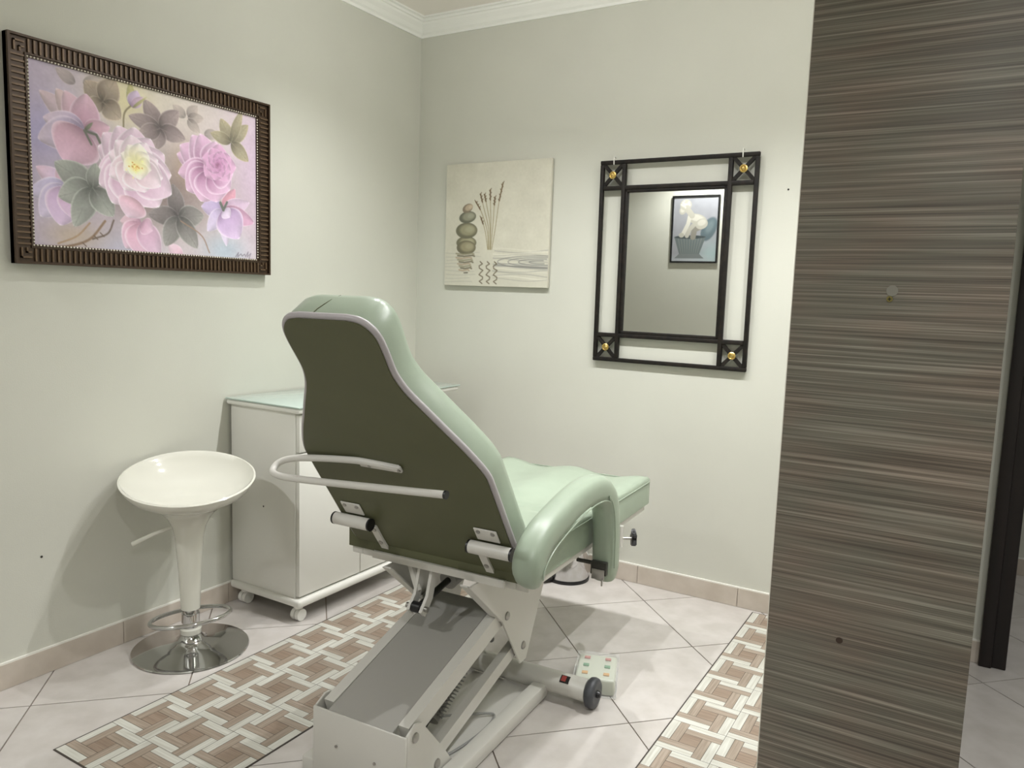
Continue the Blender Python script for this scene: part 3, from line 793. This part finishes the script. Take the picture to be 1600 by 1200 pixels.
# ------------------------------------------------------------------ white cabinet on casters
cb = empty('rolling_cabinet', (0.012, -1.215, 0)); tag(cb, 'white rolling cabinet with doors and a glass top against the painting wall', 'cabinet')
CW, CD = .705, .385
box('plinth', (0, -.012, .066), (CD+.018, CW+.012, .098), M_whitelam, cb, .013, 4)
box('body', (.002, .002, .098), (CD-.019, CW-.002, .835), M_whitelam, cb, .001)
box('top_board', (-.004, -.018, .835), (CD+.02, 1.03, .856), M_whitelam, cb, .008, 3)
box('glass_top', (-.004, -.022, .8562), (CD+.026, 1.036, .8622), M_glass, cb, .001)
for i, (a, b) in enumerate(((.006, .352), (.356, CW-.006))):
    d = box('door', (CD-.018, a, .106), (CD, b, .675), M_whitelam, cb, .0015)
    lathe('knob', [(0, 0), (.006, 0), (.006, .01), (.012, .016), (.012, .022), (0, .025)], mat('ivory_knob', (206, 196, 160), .3), d, 18)
    k = d.children[0]; k.matrix_local = Matrix.Translation((CD, b-.03 if i == 0 else a+.03, .40)) @ Matrix.Rotation(PI/2, 4, 'Y')
    w = box('drawer', (CD-.018, a, .682), (CD, b, .828), M_whitelam, cb, .0015)
for x in (.05, CD-.03):
    for y in (.03, CW-.04):
        c = empty('caster', (x, y, 0)); c.parent = cb
        bm = bmesh.new()
        for s in (-.011, .011):
            add_tube(bm, [(s-.009, 0, .0245), (s+.009, 0, .0245)], .024, 20)
        bm_obj('wheel', bm, M_whitelam, c, 40)
        bm = bmesh.new(); add_lathe(bm, [(.012, .044), (.018, .05), (.018, .0665), (0, .0665)], 18)
        bm_obj('swivel', bm, M_whitelam, c, 40)
cyl('screw_hole', (.19, .0022, .44), (.19, .0008, .44), .0035, M_darkmetal, cb, 10)

# ------------------------------------------------------------------ white bar stool
st_ = empty('bar_stool', (.236, -1.578, 0), math.radians(0)); tag(st_, 'glossy white scoop seat bar stool on a round chrome base', 'stool')
lathe('base', [(0, .0), (.196, 0), (.2, .003), (.198, .007), (.17, .011), (.10, .019), (.062, .028), (.044, .040), (.036, .058), (0, .058)], M_chrome, st_, 72)
lathe('collar', [(.03, .0585), (.036, .060), (.037, .078), (.030, .082), (0, .082)], M_whitegloss, st_, 36)
lathe('gas_lift', [(.0265, .082), (.0265, .156), (0, .156)], M_chrome, st_, 32)
fr_pts = []
for k in range(44):
    t = 2*PI*k/44; a1 = math.radians(30.8+22)
    pa, pb_ = .135*math.cos(t), .078*math.sin(t)
    fr_pts.append((pa*math.cos(a1)-pb_*math.sin(a1), pa*math.sin(a1)+pb_*math.cos(a1), .118+.010*math.cos(t)))
bm = bmesh.new(); add_tube(bm, fr_pts, .0075, 10, True)
a1 = math.radians(30.8+22+90)
add_tube(bm, [(.026*math.cos(a1), .026*math.sin(a1), .118), (.078*math.cos(a1), .078*math.sin(a1), .118)], .006, 8)
bm_obj('footrest', bm, M_chrome, st_, 'all')
lathe('footrest_clamp', [(.0275, .10), (.031, .101), (.031, .135), (.0275, .136)], M_chrome, st_, 32)
# scoop seat running down into a tapering neck; rear rim raised
def seat_surface():
    bm = bmesh.new(); seg = 64; rings = []
    bd = math.radians(140)      # direction of the raised back rim
    prof_o = [(.033, .152), (.0355, .22), (.041, .32), (.049, .42), (.058, .46), (.076, .495), (.11, .53), (.16, .563), (.20, .595), (.217, .624), (.221, .634)]
    prof_i = [(.215, .636), (.205, .622), (.18, .600), (.14, .583), (.09, .573), (.04, .570)]
    def ring(r, z):
        k = min(1, max(0, (r-.05)/.17)) if z > .45 else 0
        out = []
        for s in range(seg):
            a = 2*PI*s/seg
            rr = r*(1+.02*k*math.cos(2*(a-bd-PI/2)))
            lift = k*k*(.050*math.cos(a-bd))
            out.append(bm.verts.new((rr*math.cos(a), rr*math.sin(a), z+lift)))
        return out
    rings = [ring(r, z) for r, z in prof_o+prof_i]
    for a, b in zip(rings[:-1], rings[1:]):
        for k in range(seg): bm.faces.new((a[k], a[(k+1) % seg], b[(k+1) % seg], b[k]))
    bm.faces.new(rings[0][::-1]); bm.faces.new(rings[-1])
    return bm
bm_obj('seat', seat_surface(), M_whitegloss, st_, 60)
tube('height_lever', [(-.04, -.03, .455), (-.10, -.07, .425), (-.165, -.11, .385)], [.006, .007, .009], M_whitegloss, st_, 10)

# ------------------------------------------------------------------ treatment chair (local: x right, y towards the foot end)
AZ = math.radians(2.9)
VO = -1.5
rv = (math.cos(AZ), math.sin(AZ)); fv = (-math.sin(AZ), math.cos(AZ))
U0 = 1.21
ch = empty('treatment_chair', (rv[0]*U0+fv[0]*VO, rv[1]*U0+fv[1]*VO, 0), AZ)
tag(ch, 'reclining treatment chair in sage green vinyl on a white lifting frame', 'chair')
def V(v): return v-VO        # photo-fit depth to local y
tb = math.radians(35.036)
Bo = Vector((0, V(-1.604), .556)); Bt = Vector((0, -math.sin(tb), math.cos(tb))); Bn = Vector((0, math.cos(tb), math.sin(tb)))   # up along the back, and its front normal
def BK(u, s, off=0.): return Bo + Vector((u, 0, 0)) + Bt*s + Bn*off
half = [(.0, .268), (.012, .283), (.08, .288), (.20, .290), (.34, .292), (.395, .288), (.46, .258), (.52, .222), (.58, .186), (.63, .156), (.665, .142), (.70, .136), (.76, .138), (.80, .135), (.825, .120), (.838, .100), (.843, .07)]
hs = spline([(s, w_, 0) for s, w_ in half], 4)
outline = [(p.y, p.x) for p in hs] + [(-p.y, p.x) for p in reversed(hs)]
def inset(poly, d):
    n = len(poly); out = []
    for i in range(n):
        p0, p1, p2 = Vector(poly[i-1]), Vector(poly[i]), Vector(poly[(i+1) % n])
        t = (p2-p0); t = t.normalized() if t.length > 1e-9 else Vector((1, 0))
        nrm = Vector((-t.y, t.x))       # outline runs counter-clockwise: left normal points inside
        out.append((p1.x+nrm.x*d, p1.y+nrm.y*d))
    return out
bm = bmesh.new(); loops = []
for off, ins in ((.004, .0), (.03, -.004), (.065, -.003), (.085, .004), (.098, .018), (.106, .045)):
    loops.append([bm.verts.new(BK(u, s, off+(.012*max(0, (s-.62)/.2) if off > .05 else 0))) for u, s in inset(outline, ins)])
n = len(outline)
for a, b in zip(loops[:-1], loops[1:]):
    for k in range(n): bm.faces.new((a[k], a[(k+1) % n], b[(k+1) % n], b[k]))
bm.faces.new(loops[0][::-1]); bm.faces.new(loops[-1])
bc = bm_obj('backrest', bm, M_green, ch, 50)
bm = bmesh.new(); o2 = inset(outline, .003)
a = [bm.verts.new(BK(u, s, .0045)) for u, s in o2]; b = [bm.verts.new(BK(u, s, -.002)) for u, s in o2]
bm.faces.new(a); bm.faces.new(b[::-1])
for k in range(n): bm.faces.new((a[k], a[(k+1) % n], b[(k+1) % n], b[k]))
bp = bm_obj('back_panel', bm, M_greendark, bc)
# trim band along the rim of the back, from lower right over the head to lower left
tr_pts = [BK(u, s, .009) for u, s in outline if s > .004]
tube('edge_trim', tr_pts, .0085, M_piping, bc, 8, smooth='all')
tube('seam', [BK(-.035+.006*k, s_, o_) for k, (s_, o_) in enumerate(((.8445, .012), (.8475, .03), (.847, .05), (.8455, .07), (.840, .095), (.826, .108)))], .0012, M_greendark, bc, 6)
# seat and leg cushion: one slab with a rippled top
bm = bmesh.new(); nu, nv = 33, 41
SZ0, ST = .531, .632
def seat_top(u, v):
    w = min(1, max(0, (v+1.15)/.2))
    z = ST + w*(.010*math.cos(2*PI*u/.29)) + (1-w)*(-.012*(1-(u/.31)**2)+.006)
    dip = math.exp(-((v+1.20+.10*(u/.31)**2)/.012)**2)*.010       # cross seam between seat and leg part
    e = min(1, (.312-abs(u))/.02); f_ = min(1, (v+1.607)/.02, (-.593-v)/.02)
    rnd = .016*((1-max(0, min(e, f_)))**2)
    return z-dip-rnd
us = [-.312+.624*k/(nu-1) for k in range(nu)]; us[1] = -.305; us[-2] = .305
vs_ = [-1.607+1.014*k/(nv-1) for k in range(nv)]; vs_[1] = -1.60; vs_[-2] = -.60
top = [[bm.verts.new((u, V(v), seat_top(u, v))) for u in us] for v in vs_]
bot = [[bm.verts.new((u, V(v), SZ0)) for u in us] for v in vs_]
for j in range(nv-1):
    for i in range(nu-1):
        bm.faces.new((top[j][i], top[j][i+1], top[j+1][i+1], top[j+1][i])); bm.faces.new((bot[j][i], bot[j+1][i], bot[j+1][i+1], bot[j][i+1]))
for j in range(nv-1):
    for i in (0, nu-1): bm.faces.new((top[j][i], top[j+1][i], bot[j+1][i], bot[j][i]))
for i in range(nu-1):
    for j in (0, nv-1): bm.faces.new((top[j][i], top[j][i+1], bot[j][i+1], bot[j][i]))
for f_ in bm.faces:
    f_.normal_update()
    if all(abs(v_.co.y-V(-1.607)) < 1e-4 for v_ in f_.verts): f_.material_index = 1  # rear faces of the same upholstery, their shade put into the colour
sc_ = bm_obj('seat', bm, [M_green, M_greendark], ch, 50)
pz = .617
tube('piping', [(s*.3135, V(v), pz) for s, v in ((1, -1.60), (1, -.60))], .0022, M_green, sc_, 6)
tube('piping', [(-.3135, V(-1.60), pz), (-.3135, V(-.60), pz)], .0022, M_green, sc_, 6)
tube('piping', [(-.31, V(-.5925), pz), (.31, V(-.5925), pz)], .0022, M_green, sc_, 6)
bm = bmesh.new()
for s in (1, -1): add_box(bm, (s*.285-.02, V(-1.60), .508), (s*.285+.02, V(-.62), .5305), .003)
for v in (-1.585, -1.05, -.64): add_box(bm, (-.265, V(v)-.015, .508), (.265, V(v)+.015, .5305), .003)
bm_obj('seat_frame', bm, M_chairwhite, ch, True)
# lower rail of the back frame
box('back_rail', (-.215, V(-1.618), .512), (.24, V(-1.606), .534), M_chairwhite, ch, .002)
# hinge tubes with black caps, bracket plates above, straps below
for s in (1, -1):
    hinge = empty('hinge', BK(s*.232, .118, -.022)); hinge.parent = ch
    cyl('tube', (-.062, 0, 0), (.062, 0, 0), .018, M_chairwhite, hinge, 22)
    for e in (1, -1): cyl('end_cap', (e*.0625, 0, 0), (e*.068, 0, 0), .0185, M_black, hinge, 22)
    bm = bmesh.new()
    R_ = Matrix.Translation(BK(s*.225, .165, -.004)) @ Matrix(((1, 0, 0, 0), (0, Bt.y, -Bn.y, 0), (0, Bt.z, -Bn.z, 0), (0, 0, 0, 1)))
    add_box(bm, (-.035, -.03, -.001), (.035, .016, .003), .002, mtx=R_)
    bk = bm_obj('bracket_plate', bm, M_chairwhite, ch, True)
    for x in (-.022, .022):
        p = BK(s*.225+x, .170, -.007); cyl('screw', p, p-Bn*.003, .006, M_steel, bk, 12)
    sx = s*.178 if s < 0 else .185
    bm = bmesh.new()
    pts = [BK(sx, .095, -.006), BK(sx, .04, -.006), BK(sx+.004, -.03, -.006)]
    add_tube(bm, pts, .0125, section=[(-.25, -1), (.25, -1), (.25, 1), (-.25, 1)], N0=Bn)
    sp = bm_obj('strap', bm, M_chairwhite, ch)
    for q in (.08, .022):
        p = BK(sx, q, -.008); cyl('bolt', p, p-Bn*.004, .0075, M_steel, sp, 14)
# paper roll holder: U of tube, one leg screwed to the back, the other free
rh = empty('roll_holder', BK(0, .37, 0)); rh.parent = ch
def RL(u, s, off): return BK(u, s, off)-BK(0, .37, 0)
hp = spline([RL(.03, .374, -.006), RL(-.07, .380, -.008), RL(-.12, .383, -.012), RL(-.24, .372, -.016), RL(-.325, .365, -.026), RL(-.362, .362, -.045), RL(-.362, .362, -.075), RL(-.33, .366, -.092), RL(-.25, .372, -.097), RL(0, .395, -.097), RL(.235, .418, -.097)], 6)
tube('tube', hp, .0095, M_chairwhite, rh, 14)
p = RL(.235, .418, -.097); cyl('end_cap', p, p+Vector((.006, 0, 0)), .0105, M_black, rh, 16)
bm = bmesh.new()
R_ = Matrix.Translation(RL(-.02, .375, -.008)) @ Matrix.Rotation(0, 4, 'X') @ Matrix(((1, 0, 0, 0), (0, Bt.y, -Bn.y, 0), (0, Bt.z, -Bn.z, 0), (0, 0, 0, 1)))
add_box(bm, (-.075, -.010, -.002), (.06, .010, .006), .002, mtx=R_)
fl = bm_obj('flat_end', bm, M_chairwhite, rh, True)
for x in (-.06, .035):
    p = RL(x, .375, -.0145); cyl('screw', p, p-Bn*.003, .005, M_steel, fl, 12)
# right padded armrest, an arch from the hinge down to a front leg
arm = empty('armrest', (.36, V(-1.45), .60)); arm.parent = ch
def AP(v, z): return Vector((0, V(v)-V(-1.45), z-.60))
ap = spline([AP(-1.688, .585), AP(-1.715, .640), AP(-1.665, .686), AP(-1.58, .714), AP(-1.47, .738), AP(-1.36, .748), AP(-1.265, .734), AP(-1.20, .684), AP(-1.172, .60), AP(-1.165, .50), AP(-1.163, .425)], 6)
sec = []
for k in range(20):
    a = 2*PI*k/20; c_, s_ = math.cos(a), math.sin(a); q = (abs(c_)**3+abs(s_)**3)**(-1/3)
    sec.append((c_*q*.9, s_*q*1.0))
nn = len(ap); rr = [.043]*nn
for k in range(4): rr[k] = .043*(.55+.45*math.sin(PI/2*(k+1)/5)); rr[-1-k] = .043*(.7+.3*math.sin(PI/2*(k+1)/5))
tube('pad', ap, rr, M_green, arm, section=sec, N0=(1, 0, 0), smooth=60)
tube('piping', [p+Vector((.041, -(.0), 0))-Vector((0, 0, 0)) + (Vector((0, .0, -.030)) if i < nn*.62 else Vector((0, -.030, 0))) for i, p in enumerate(ap) if 4 < i < nn-4], .002, M_green, arm, 6)
lt = empty('latch', AP(-1.205, .475)+Vector((.0, 0, 0))); lt.parent = arm
box('latch_body', (-.026, -.022, -.022), (.026, -.004, .02), M_darkmetal, lt, .002)
box('latch_plate', (-.02, -.026, -.035), (.022, -.0225, -.002), M_steel, lt, .001)
cyl('latch_rod', (-.075, -.014, .012), (.0, -.014, .012), .0065, M_darkmetal, lt, 12)
cyl('latch_pin', (.016, -.027, -.03), (.016, -.027, -.052), .003, M_steel, lt, 8)
# star knob under the leg part
kb = empty('clamp_knob', (.318, V(-.89), .475)); kb.parent = ch
cyl('post', (-.006, -.01, -.03), (-.006, -.01, .045), .010, M_chairwhite, kb, 16)
cyl('shaft', (-.004, -.01, .0), (.03, .01, .0), .005, M_steel, kb, 10)
bm = bmesh.new()
pl = []
for k in range(36):
    a = 2*PI*k/36; q = .025+.008*math.cos(5*a); pl.append((q*math.cos(a), q*math.sin(a)))
add_prism(bm, pl, 0, .03, .046)
bmesh.ops.bevel(bm, geom=[e for e in bm.edges if abs(e.verts[0].co.x-e.verts[1].co.x) < 1e-6], offset=.003, segments=2, affect='EDGES')
bmesh.ops.transform(bm, matrix=Matrix.Rotation(math.radians(28), 4, 'Z'), verts=bm.verts)
bm_obj('star_grip', bm, M_black, kb, 40)

# lifting frame -----------------------------------------------------------
# side plates hanging under the seat
for s in (1, -1):
    uo = s*.147
    poly = [(V(-1.655), .5075), (V(-1.10), .5075), (V(-1.285), .150), (V(-1.325), .148), (V(-1.455), .335)]
    pn = prism('hanger_plate', poly, 0, uo-.003, uo+.003, M_chairwhite, ch, .001)
    bm = bmesh.new(); d_ = Vector((0, V(-1.455)-V(-1.655), .335-.5075))
    a, b = sorted((uo-s*.003, uo-s*.028))
    vv = [bm.verts.new((x, y, z)) for x, (y, z) in ((a, poly[0]), (b, poly[0]), (b, poly[4]), (a, poly[4]))]
    f1 = bm.faces.new(vv); r_ = bmesh.ops.extrude_face_region(bm, geom=[f1]); bmesh.ops.translate(bm, vec=(0, .004, .003), verts=[v for v in r_['geom'] if isinstance(v, bmesh.types.BMVert)])
    bm_obj('flange', bm, M_chairwhite, pn)
    for (v, z) in ((-1.426, .344), (-1.310, .205)):
        bm = bmesh.new(); add_lathe(bm, [(0, 0), (.0135, 0), (.0125, .004), (.007, .0075), (0, .0085)], 18)
        bmesh.ops.transform(bm, matrix=Matrix.Translation((uo+s*.003, V(v), z)) @ Matrix.Rotation(s*PI/2, 4, 'Y'), verts=bm.verts)
        bm_obj('bolt', bm, M_steel, pn, 40)
    # two parallel arms per side
    ua = s*.122
    sec4 = [(-1, -.62), (1, -.62), (1, .62), (-1, .62)]
    tube('lift_arm', [(ua, V(-1.905), .198), (ua, V(-1.415), .346)], .026, M_chairwhite, ch, section=sec4, smooth=False)
    tube('lift_arm', [(ua, V(-1.80), .071), (ua, V(-1.30), .207)], .021, M_chairwhite, ch, section=sec4, smooth=False)
    # rear side plate with bolts
    poly = [(V(-1.935), .012), (V(-1.70), .012), (V(-1.755), .085), (V(-1.872), .225), (V(-1.90), .232), (V(-1.935), .215)]
    rp = prism('rear_side_plate', poly, 0, uo-.003, uo+.003, M_chairwhite, ch, .001)
    for (v, z) in ((-1.901, .197), (-1.798, .071)):
        bm = bmesh.new(); add_lathe(bm, [(0, 0), (.0135, 0), (.0125, .004), (.007, .0075), (0, .0085)], 18)
        bmesh.ops.transform(bm, matrix=Matrix.Translation((uo+s*.003, V(v), z)) @ Matrix.Rotation(s*PI/2, 4, 'Y'), verts=bm.verts)
        bm_obj('bolt', bm, M_steel, rp, 40)
rpl = box('rear_plate', (-.15, V(-1.942), .012), (.15, V(-1.936), .214), M_chairwhite, ch, .001)
for u, z in ((-.07, .125), (.055, .118)): cyl('screw', (u, V(-1.9425), z), (u, V(-1.945), z), .004, M_steel, rpl, 10)
# sheet metal cover lying between the upper arms
bm = bmesh.new(); add_box(bm, (-.104, V(-1.934), -.002), (.104, V(-1.40), .002))
bmesh.ops.transform(bm, matrix=Matrix.Translation((0, V(-1.934), .211)) @ Matrix.Rotation(math.atan2(.152, .49), 4, 'X') @ Matrix.Translation((0, -V(-1.934), 0)), verts=bm.verts)
bm_obj('arm_cover', bm, M_chairgrey, ch)
# floor base: two rails, floor pan, front cross tube with wheels
for s in (1, -1):
    box('base_rail', (s*.178-.024, V(-1.93), .006), (s*.178+.024, V(-1.215), .052), M_chairwhite, ch, .006)
box('floor_pan', (-.154, V(-1.93), .012), (.154, V(-1.22), .018), M_chairwhite, ch)
cyl('cross_tube', (-.335, V(-1.20), .052), (.333, V(-1.20), .052), .036, M_chairwhite, ch, 28)
M_label = mat('warning_label', (28, 26, 26), .4); M_red = mat('label_red', (150, 62, 56), .5)
lb = empty('warning_label', (.262, V(-1.20), .052)); lb.parent = ch
bm = bmesh.new(); rr_ = .0365
def arc(u0, u1, a0, a1, m_):
    b_ = bmesh.new(); k_ = 5
    for i in range(k_):
        t0, t1 = a0+(a1-a0)*i/k_, a0+(a1-a0)*(i+1)/k_
        q = [(u, -rr_*math.sin(t), rr_*math.cos(t)) for u, t in ((u0, t0), (u1, t0), (u1, t1), (u0, t1))]
        b_.faces.new([b_.verts.new(x) for x in q])
    return b_
bm.free()
bm_obj('label_ground', arc(-.016, .016, .25, 1.0, 0), M_label, lb)
rr_ = .0368; bm_obj('label_mark', arc(-.012, .004, .32, .85, 0), M_red, lb)
for s in (1, -1):
    wh = empty('wheel', (s*.352, V(-1.20), .050)); wh.parent = ch
    bm = bmesh.new(); add_lathe(bm, [(.030, -.015), (.040, -.016), (.047, -.011), (.0495, 0), (.047, .011), (.040, .016), (.030, .015)], 36)
    bmesh.ops.transform(bm, matrix=Matrix.Rotation(PI/2, 4, 'Y'), verts=bm.verts); bm_obj('tyre', bm, M_rubber, wh, 50)
    cyl('hub', (-s*.014, 0, 0), (s*.0135, 0, 0), .031, M_chairwhite, wh, 28)
    bm = bmesh.new(); add_lathe(bm, [(0, 0), (.012, 0), (.012, .008), (.008, .014), (0, .015)], 18)
    bmesh.ops.transform(bm, matrix=Matrix.Translation((s*.0136, 0, 0)) @ Matrix.Rotation(s*PI/2, 4, 'Y'), verts=bm.verts); bm_obj('axle_cap', bm, M_black, wh, 40)
# back tilt actuator with a fork, and its bracket struts
bm = bmesh.new()
for u in (-.055, -.012):
    add_tube(bm, [(u, V(-1.585), .512), (u, V(-1.61), .43), (u, V(-1.645), .39)], .016, section=[(-.9, -.3), (.9, -.3), (.9, .3), (-.9, .3)])
add_tube(bm, [(-.10, V(-1.585), .512), (-.05, V(-1.61), .44)], .014, section=[(-.9, -.3), (.9, -.3), (.9, .3), (-.9, .3)])
bm_obj('actuator_fork', bm, M_chairwhite, ch)
cyl('actuator_pin', (-.07, V(-1.638), .405), (.003, V(-1.638), .405), .008, M_steel, ch, 14)
cyl('actuator_eye', (-.048, V(-1.638), .405), (-.019, V(-1.638), .405), .016, M_black, ch, 16)
cyl('actuator_rod', (-.033, V(-1.63), .405), (-.033, V(-1.46), .437), .010, M_darkmetal, ch, 14)
cyl('actuator_tube', (-.033, V(-1.475), .434), (-.033, V(-1.16), .49), .030, M_chairgrey, ch, 20)
# lift actuator under the arms with coiled cord and a loose cable
cyl('lift_motor', (.0, V(-1.62), .065), (.0, V(-1.40), .235), .034, M_chairgrey, ch, 22)
cyl('lift_rod', (.0, V(-1.70), .03), (.0, V(-1.62), .07), .014, M_darkmetal, ch, 14)
ctr = spline([(.04, V(-1.62), .08), (.055, V(-1.54), .15), (.06, V(-1.46), .225), (.05, V(-1.36), .225), (.03, V(-1.30), .19)], 24)
cp = []
for i, p in enumerate(ctr):
    a = i*1.15; cp.append(p+Vector((.009*math.cos(a), 0, .009*math.sin(a))))
cpp = []
for i in range(len(ctr)-1):
    for k in range(5):
        t = k/5; p = ctr[i].lerp(ctr[i+1], t); a = (i+t)*2.6; d_ = (ctr[i+1]-ctr[i]).normalized()
        n1 = Vector((1, 0, 0)); n2 = d_.cross(n1).normalized()
        cpp.append(p+n1*.0085*math.cos(a)+n2*.0085*math.sin(a))
tube('coiled_cord', cpp, .0022, M_cable, ch, 5, smooth='all')
tube('cable', spline([(.03, V(-1.60), .07), (.07, V(-1.50), .04), (.125, V(-1.44), .024), (.135, V(-1.56), .0225), (.10, V(-1.72), .0225), (.02, V(-1.80), .0225)], 8), .004, M_cable, ch, 8)

# ------------------------------------------------------------------ small things on the floor
# clear-wrapped hand control with coloured buttons
hc = empty('foot_control', (1.562, -.963, 0), math.radians(20.5)); tag(hc, 'pale plastic control box with six coloured buttons lying beside the chair wheel', 'control box')
bm = bmesh.new(); add_box(bm, (-.066, -.088, .002), (.066, .088, .058), .008, 3)
M_ctrl = mat('pale_green_plastic', (196, 200, 184), .3)
bm_obj('housing', bm, M_ctrl, hc, True)
bcol = [((186, 120, 112), 'red'), ((104, 150, 116), 'green'), ((206, 160, 96), 'orange')]
for j, y in enumerate((.055, .0, -.055)):
    for x in (-.036, .036):
        box('button', (x-.010, y-.008, .0585), (x+.010, y+.008, .063), mat('button_'+bcol[j][1], bcol[j][0], .4), hc, .0015)
M_film = mat('clear_film', (240, 242, 240), .12, alpha=.16)
bm = bmesh.new(); add_box(bm, (-.072, -.102, .0008), (.072, .094, .066), .006, 2)
rng = random.Random(4)
bmesh.ops.subdivide_edges(bm, edges=bm.edges[:], cuts=2, use_grid_fill=True)
for v in bm.verts: v.co += Vector((rng.uniform(-1, 1), rng.uniform(-1, 1), 0))*.003
bm_obj('plastic_wrap', bm, M_film, hc)
# chrome pedal bin under the leg part
pb = empty('pedal_bin', (1.03, -.135, 0)); tag(pb, 'small chrome pedal bin with black base near the mirror wall under the chair', 'bin')
lathe('body', [(.094, .014), (.098, .016), (.098, .25), (.094, .254), (0, .254)], M_chrome, pb, 40)
lathe('base_ring', [(0, .0), (.101, 0), (.101, .014), (0, .014)], M_black, pb, 40)
lathe('lid', [(.099, .255), (.099, .265), (.08, .285), (.04, .296), (0, .299)], M_chrome, pb, 40)
bm = bmesh.new(); add_box(bm, (-.025, -.150, .010), (.025, -.096, .026), .005)
bmesh.ops.transform(bm, matrix=Matrix.Rotation(math.radians(-28), 4, 'Z'), verts=bm.verts); bm_obj('pedal', bm, M_black, pb, True)
